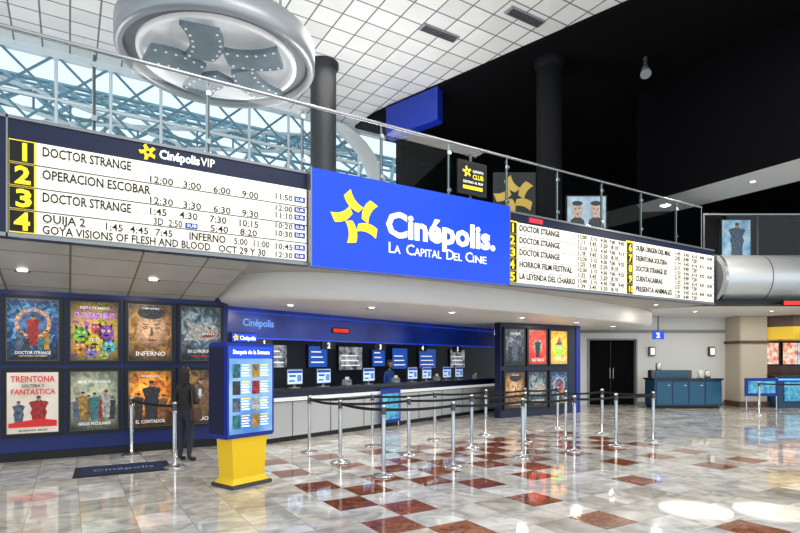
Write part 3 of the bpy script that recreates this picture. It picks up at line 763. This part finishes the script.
# ------------------------------------------------------------------ wing furniture
b = MB()
TEAL = mat('teal_cabinet', (.015,.06,.13), .3); TL = mat('teal_light',(.02,.11,.22),.3)
b.box(8.95, 11.2, 19.0, 19.7, 0, .1, BLACK); b.box(8.9, 11.25, 18.95, 19.7, .1, 1.0, TEAL)
b.box(8.85, 11.3, 18.9, 19.75, 1.0, 1.06, TOPM, ch=.01)
for k in range(4):
    xx = 8.95+.57*k; b.box(xx+.02, xx+.54, 18.93, 18.95, .16, .94, TL); b.box(xx+.4,xx+.48,18.915,18.93,.8,.83,STEEL)
b.box(8.95, 10.4, 19.3, 19.6, 1.06, 1.34, DSTEEL, ch=.02); b.box(9.1,10.2,19.28,19.3,1.1,1.28,TL)
for (r, z, c) in [(9.25, 1.34, STEEL), (10.75, 1.06, WHITE), (11.0, 1.06, STEEL)]:
    b.lathe([(0,0),(.09,0),(.1,.02),(.1,.22),(.06,.26),(0,.27)], (r,19.4,z), c, 20)
b.build('condiment_counter', T=WING)
for r in (9.5, 11.75):
    b = MB(); b.box(r-.12,r+.12,20.38,20.5,1.85,2.2,DSTEEL,ch=.02); b.box(r-.08,r+.08,20.36,20.38,1.9,2.15,PANEL); b.build('wall_sconce', T=WING)
b = MB(); b.box(9.15,9.55,19.6,19.66,2.45,2.75,BLUELIT); b.box(9.33,9.37,19.61,19.65,2.75,3.3,DSTEEL)
hs = b.build('hall_number_sign', T=WING)
xx, yy = S(9.27, 19.59); text('2', (xx,yy,2.51), .17, WLIT, parent=hs, rot=(math.pi/2,0,A), bold=.05)

WOOD = noisemat('brown_wood', (.07,.03,.015), (.13,.06,.03), 3, .35)
b = MB()
b.box(12.3, 13.3, 19.6, 20.6, 0, 3.3, CREAM, ch=.03); b.box(12.25, 13.35, 19.55, 20.65, 0, .2, WOOD); b.box(12.25,13.35,19.55,20.65,2.3,2.4,WOOD)
b.build('column_concession', T=WING)
cs = MB()
cs.box(13.4, 19, 19.2, 19.9, 0, 1.1, TEAL); cs.box(13.35, 19, 19.1, 19.95, 1.1, 1.15, TOPM); cs.box(13.4,19,19.17,19.2,.98,1.04,mat('counter_neon',(.1,.4,.9),.4,0,1.2))
for k in range(5): cs.box(13.6+1.0*k, 14.4+1.0*k, 19.15, 19.2, .25, .92, [_m['cyan_art'], _m['art_fam'], cloth('green',(.15,.45,.1))][k%3])
cs.build('concession_counter', T=WING)
b = MB()
CAN = [(13.2,21.5),(13.2,20.0),(14.0,19.3),(15.5,19.0),(19,19.0),(19,21.5)]
b.prism(CAN, 2.45, 2.9, YEL, ms=mat('yellow_canopy',(.85,.55,.03),.4,0,.25)); b.box(14.1, 18.9, 18.95, 19.0, 2.5, 2.75, cloth('green',(0,0,0))); b.prism(CAN, 2.9, 3.3, WOOD)
b.build('concession_canopy', T=WING)
b = MB()
cols = [(.1,.5,.1),(.6,.1,.03),(.05,.2,.6),(.7,.5,.05)]
for k in range(4):
    x0 = 13.5+1.3*k; b.box(x0, x0+1.2, 21.0, 21.06, 1.5, 2.40, BLACK)
    for q in range(2):
        b.box(x0+.04+.57*q, x0+.59+.57*q, 20.99, 21.0, 1.54, 2.36, noisemat('menu%d' % ((k+q) % 4), cols[(k+q) % 4], (.7,.7,.6), 6, .4, 1.0))
b.box(13.2, 19, 21.06, 21.2, 0, 2.45, WOOD)
b.build('concession_menu_boards', T=WING)
b = MB(); b.box(-.2,.2,-.2,.2,0,.5,_m['ink_red'],ch=.02); b.box(-.24,.24,-.24,.24,.5,.56,YEL); b.box(-.18,.18,-.205,-.2,.15,.4,YELLIT)
x, y = S(15.2, 19.5); b.build('popcorn_machine', loc=(x,y,1.15), rz=A)
b = MB(); b.box(-.55,.55,-.02,.02,.5,1.1,BLUE); b.box(-.45,.45,-.025,-.02,.6,1.0,_m['cyan_art'])
for s in (-.5,.5): b.cyl((s,0,0),(s,0,1.12),.02,STEEL); b.box(s-.03,s+.03,-.2,.2,0,.02,STEEL)
x, y = S(12.0, 18.0); b.build('floor_sign_board', loc=(x,y,0), rz=A)

# ------------------------------------------------------------------ people
def skin_mesh(name, verts, edges, rad, root=0, sub=2):
    me = bpy.data.meshes.new(name); me.from_pydata(verts, edges, []); o = bpy.data.objects.new(name, me); scene.collection.objects.link(o)
    o.modifiers.new('Skin', 'SKIN')
    for i, r in enumerate(rad):
        sv = me.skin_vertices[0].data[i]; sv.radius = r if isinstance(r, tuple) else (r, r); sv.use_root = (i == root)
    s = o.modifiers.new('Sub', 'SUBSURF'); s.levels = sub; s.render_levels = sub
    dg = bpy.context.evaluated_depsgraph_get(); dg.update()
    m2 = bpy.data.meshes.new_from_object(o.evaluated_get(dg)); bpy.data.objects.remove(o)
    return m2
def person(name, loc, rz, top, pants, hairc, k=1.0, pose='phone', longhair=True, fat=1.0):
    e = empty(name, loc, rz); e.scale = (k, k, k)
    V = [(0,0,.88),(0,.005,1.0),(0,.01,1.15),(0,0,1.28),(0,-.005,1.36),(0,.01,1.43)]
    R = [(.150,.115),(.122,.095),(.135,.105),(.13,.085),(.048,.045),(.045,.045)]
    E = [(0,1),(1,2),(2,3),(3,4),(4,5)]
    def chain(start, pts):
        p = start
        for (c, r) in pts:
            V.append(c); R.append(tuple(q*fat for q in r) if isinstance(r, tuple) else (r*fat, r*fat)); E.append((p, len(V)-1)); p = len(V)-1
        return p
    for s in (-1, 1):
        chain(0, [((s*.085,0,.80),(.085,.09)), ((s*.09,.015,.46),(.056,.060)), ((s*.095,-.005,.30),(.050,.054)), ((s*.095,-.03,.08),(.034,.036)), ((s*.10,.04,.045),(.036,.035)), ((s*.11,.13,.03),(.034,.025))])
    if pose == 'phone':
        armR = [((.135,0,1.30),.052), ((.175,-.01,1.22),.048), ((.20,-.03,1.03),.038), ((.17,.10,1.02),.034), ((.10,.24,1.09),.022), ((.085,.29,1.11),(.028,.018))]
        armL = [((-.135,0,1.30),.052), ((-.175,-.01,1.22),.048), ((-.205,-.03,1.02),.038), ((-.205,.01,.90),.033), ((-.20,.05,.78),.022), ((-.20,.06,.72),(.018,.030))]
    else:
        armR = [((.135,0,1.30),.052), ((.175,-.01,1.22),.046), ((.21,.0,1.03),.034), ((.19,.12,1.0),.032), ((.15,.26,1.0),.022), ((.14,.32,.995),(.028,.018))]
        armL = [((-x, y, z), r) for (x, y, z), r in armR]
    chain(3, armR); chain(3, armL)
    me = skin_mesh(name+'_body', V, E, R)
    SHOE = mat('shoe_black', (.01,.01,.01), .4)
    for m in (top, pants, SKINM, SHOE): me.materials.append(m)
    for p in me.polygons:
        c = p.center; p.use_smooth = True
        inarm = abs(c.x) > .16 and c.z < 1.3 or (c.y > .13 and c.z > .85)
        if c.z < .075: i = 3
        elif c.z > 1.37: i = 2
        elif (c.y > .19 and c.z > .9) or (abs(c.x) > .17 and c.z < .80 and c.z > .6): i = 2
        elif inarm: i = 0
        elif c.z > .90: i = 0
        else: i = 1
        p.material_index = i
    bo_ = bpy.data.objects.new('body', me); scene.collection.objects.link(bo_); bo_.parent = e
    def fingers(base, d, side, up, nm):
        base = Vector(base); d = Vector(d).normalized(); side = Vector(side).normalized(); up = Vector(up).normalized()
        for q, (off, ln) in enumerate([(-.024,.062),(-.008,.072),(.008,.068),(.023,.054)]):
            b0 = base+side*off
            vs = [b0-d*.02, b0+d*ln*.3, b0+d*ln*.68-up*.010, b0+d*ln*.92-up*.026]
            m = skin_mesh(nm, [tuple(v) for v in vs], [(0,1),(1,2),(2,3)], [.009,.0085,.008,.006], sub=1)
            m.materials.append(SKINM); o = bpy.data.objects.new('finger', m); scene.collection.objects.link(o); o.parent = e
            for p in m.polygons: p.use_smooth = True
        b0 = base-side*.018-d*.04
        vs = [b0, b0-side*.022+d*.018, b0-side*.028+d*.042-up*.01]
        m = skin_mesh(nm, [tuple(v) for v in vs], [(0,1),(1,2)], [.011,.0095,.007], sub=1)
        m.materials.append(SKINM); o = bpy.data.objects.new('thumb', m); scene.collection.objects.link(o); o.parent = e
    if pose == 'phone':
        fingers((.08,.305,1.115), (-.3,.9,.3), (-.9,-.3,0), (0,.3,-.9), 'f'); fingers((-.20,.062,.70), (0,.15,-1), (0,-1,-.1), (-1,0,0), 'f')
        b = MB(); b.box(.02,.09,.31,.32,1.11,1.25,BLACK,ch=.004); b.box(.025,.085,.308,.311,1.115,1.245,mat('phone_screen',(.4,.6,.9),.3,0,.8)); b.build('phone', parent=e)
        b = MB(); BAG = mat('handbag_brown', (.10,.05,.03), .5)
        b.box(.20,.27,-.14,.12,.72,.92,BAG,ch=.025)
        for (p0, p1) in [((.235,-.11,.90),(.15,-.03,1.345)),((.235,.09,.90),(.15,.02,1.345))]: b.cyl(p0,p1,.008,BAG,seg=8)
        b.build('shoulder_bag', parent=e)
    else:
        fingers((.135,.335,.99), (0,1,-.1), (1,0,0), (0,0,1), 'f'); fingers((-.135,.335,.99), (0,1,-.1), (-1,0,0), (0,0,1), 'f')
    bm = bmesh.new(); bmesh.ops.create_uvsphere(bm, u_segments=28, v_segments=20, radius=1)
    for v in bm.verts:
        x, y, z = v.co
        jaw = 1-.28*max(0, -z)**1.3
        nx, ny, nz = x*.072*jaw, y*.092*(1-.12*max(0,-z)), z*.112
        if y > .3 and z < -.5: ny += .012
        if y > .5:
            dx = abs(x)
            if dx < .16 and -.28 < z < .12: ny += .020*(1-dx/.16)*(1-abs(z+.18)/.35 if abs(z+.18)<.35 else 0)
            if .2 < dx < .55 and 0 < z < .22: ny -= .006
            if dx < .3 and -.55 < z < -.42: ny += .005
        v.co = (nx, ny+.01, nz+1.53)
    hm = bpy.data.meshes.new('head'); bm.to_mesh(hm); bm.free(); hm.materials.append(SKINM)
    for p in hm.polygons: p.use_smooth = True
    ho = bpy.data.objects.new('head', hm); scene.collection.objects.link(ho); ho.parent = e
    b = MB()
    EW = mat('eye_white',(.8,.8,.8),.2); LIP = mat('lip',(.4,.12,.1),.4)
    for s in (-1,1):
        b.lathe([(0,-.009),(.007,-.006),(.009,0),(.007,.006),(0,.009)], (s*.027,.093,1.54), EW, 10); b.lathe([(0,-.004),(.004,0),(0,.004)], (s*.027,.101,1.54), BLACK, 8)
        b.box(s*.027-.014, s*.027+.014, .096, .102, 1.558, 1.562, hairc)
        b.lathe([(0,-.03),(.010,-.018),(.014,.008),(.010,.024),(0,.03)], (s*.072,.005,1.53), SKINM, 10)
    b.lathe([(0,-.006),(.020,-.002),(.020,.002),(0,.006)], (0,.084,1.478), LIP, 12)
    b.build('face_features', parent=e)
    bm = bmesh.new(); bmesh.ops.create_uvsphere(bm, u_segments=28, v_segments=20, radius=1)
    for v in list(bm.verts):
        x, y, z = v.co
        if y > .35 and z < .45: v.co = (x*.066, y*.07, 1.545+z*.09)
        else:
            drop_ = (-.16 if longhair else -.02)
            zz = z*.125+1.54 if z > -.1 else 1.54+z*.125+drop_*min(1, (-z-.1)*1.6)*(1 if y < .2 else .2)
            v.co = (x*.083, y*.104-.006, zz)
    hm = bpy.data.meshes.new('hair'); bm.to_mesh(hm); bm.free(); hm.materials.append(hairc)
    for p in hm.polygons: p.use_smooth = True
    hh = bpy.data.objects.new('hair', hm); scene.collection.objects.link(hh); hh.parent = e
    return e
HAIR = noisemat('hair_dark', (.006,.004,.003), (.02,.012,.008), 40, .45)
px_, py_ = S(-3.60, 9.1)
person('standing_woman', (px_, py_, 0), math.radians(-50), mat('top_black',(.02,.018,.02),.7), mat('jeans_dark',(.03,.035,.055),.75), HAIR, .965, fat=1.08)
cx, cy = lp(5.62, 1.2)
person('cashier', (cx, cy, 0), ang+math.pi, mat('shirt_blue',(.03,.10,.42),.7), mat('jeans_dark'  ,(0,0,0)), HAIR, 1.03, pose='counter', longhair=False)

# ------------------------------------------------------------------ lights
w = bpy.data.worlds.new('World'); scene.world = w; w.use_nodes = True
bgn = w.node_tree.nodes['Background']; bgn.inputs[0].default_value = (.80, .92, 1.0, 1); bgn.inputs[1].default_value = 1.3
def area(name, loc, size, power, col=(1,1,1), rot=(0,0,0), sy_=None):
    l = bpy.data.lights.new(name, 'AREA'); l.energy = power; l.size = size; l.color = col
    if sy_: l.shape = 'RECTANGLE'; l.size_y = sy_
    o = bpy.data.objects.new(name, l); o.location = loc; o.rotation_euler = rot; scene.collection.objects.link(o); return o
area('atrium_fill', (4, 3, 9.8), 5, 560, (1,.97,.93))  # overhead fill areas added to raise the general brightness, no modelled fixtures
area('atrium_fill', (6, 12, 9.8), 3, 120, (1,.97,.92))
area('atrium_fill', (11.5, 3, 9.6), 4, 320, (1,.97,.92))
area('ceiling_fill', (-1, 14, 5.0), 2.5, 110, (1,.98,.95), (math.pi,0,0))  # upward fill added to brighten the ceiling tiles, not a real fixture
area('ceiling_fill', (6.5, 12, 5.0), 2.5, 230, (1,.98,.95), (math.pi,0,0))
def downlight(x, y, z, p, col=(1,.93,.82), size=.25):
    b = MB(); b.lathe([(.0,.0),(.07,.0)], (0,0,-.004), mat('lamp_glow',(1,.95,.85),.4,0,6), 16); b.lathe([(.07,0),(.1,-.012),(.11,0)], (0,0,-.002), STEEL, 16)
    b.build('downlight', loc=(x,y,z))
    l = bpy.data.lights.new('downlight_lamp', 'AREA'); l.shape = 'DISK'; l.size = size; l.energy = p; l.color = col
    o = bpy.data.objects.new('downlight_lamp', l); o.location = (x,y,z-.03); scene.collection.objects.link(o)
for (r, d) in [(-2.2,10.9),(-.6,11.4),(1.2,12.6),(3.2,14.2),(5.2,16.0),(7.0,17.8)]:
    x, y = S(r, d); downlight(x, y, DZ-.005, 26)
for (r, d) in [(9.8,18.0),(12.2,17.8),(14.8,17.8)]:
    x, y = S(r, d); downlight(x, y, 3.295, 34, size=2.2)  # added fill for the wing, discs oversized to soften floor reflections
for lx in (1.2, 3.4, 5.6, 7.6):
    x, y = lp(lx, 1.6); downlight(x, y, DZ-.005, 7)
downlight(14.3, 9.4, 3.275, 18)
for x in (-2.5, -.6, 1.2): downlight(x, 9.9, 3.04, 11)
for y in (4.5, 7.5): downlight(15.7, y, 6.495, 60, size=.3)  # lamps added under the bridge to brighten the balcony fascia

# ------------------------------------------------------------------ camera
cam = bpy.data.cameras.new('Camera'); co = bpy.data.objects.new('Camera', cam); scene.collection.objects.link(co)
co.location = (0, 0, 1.7); co.rotation_euler = (math.pi/2, 0, A)
cam.sensor_width = 36; cam.lens = 36*542/800; cam.shift_y = (360-266.5)/800
cam.clip_start = .1; cam.clip_end = 200
scene.camera = co
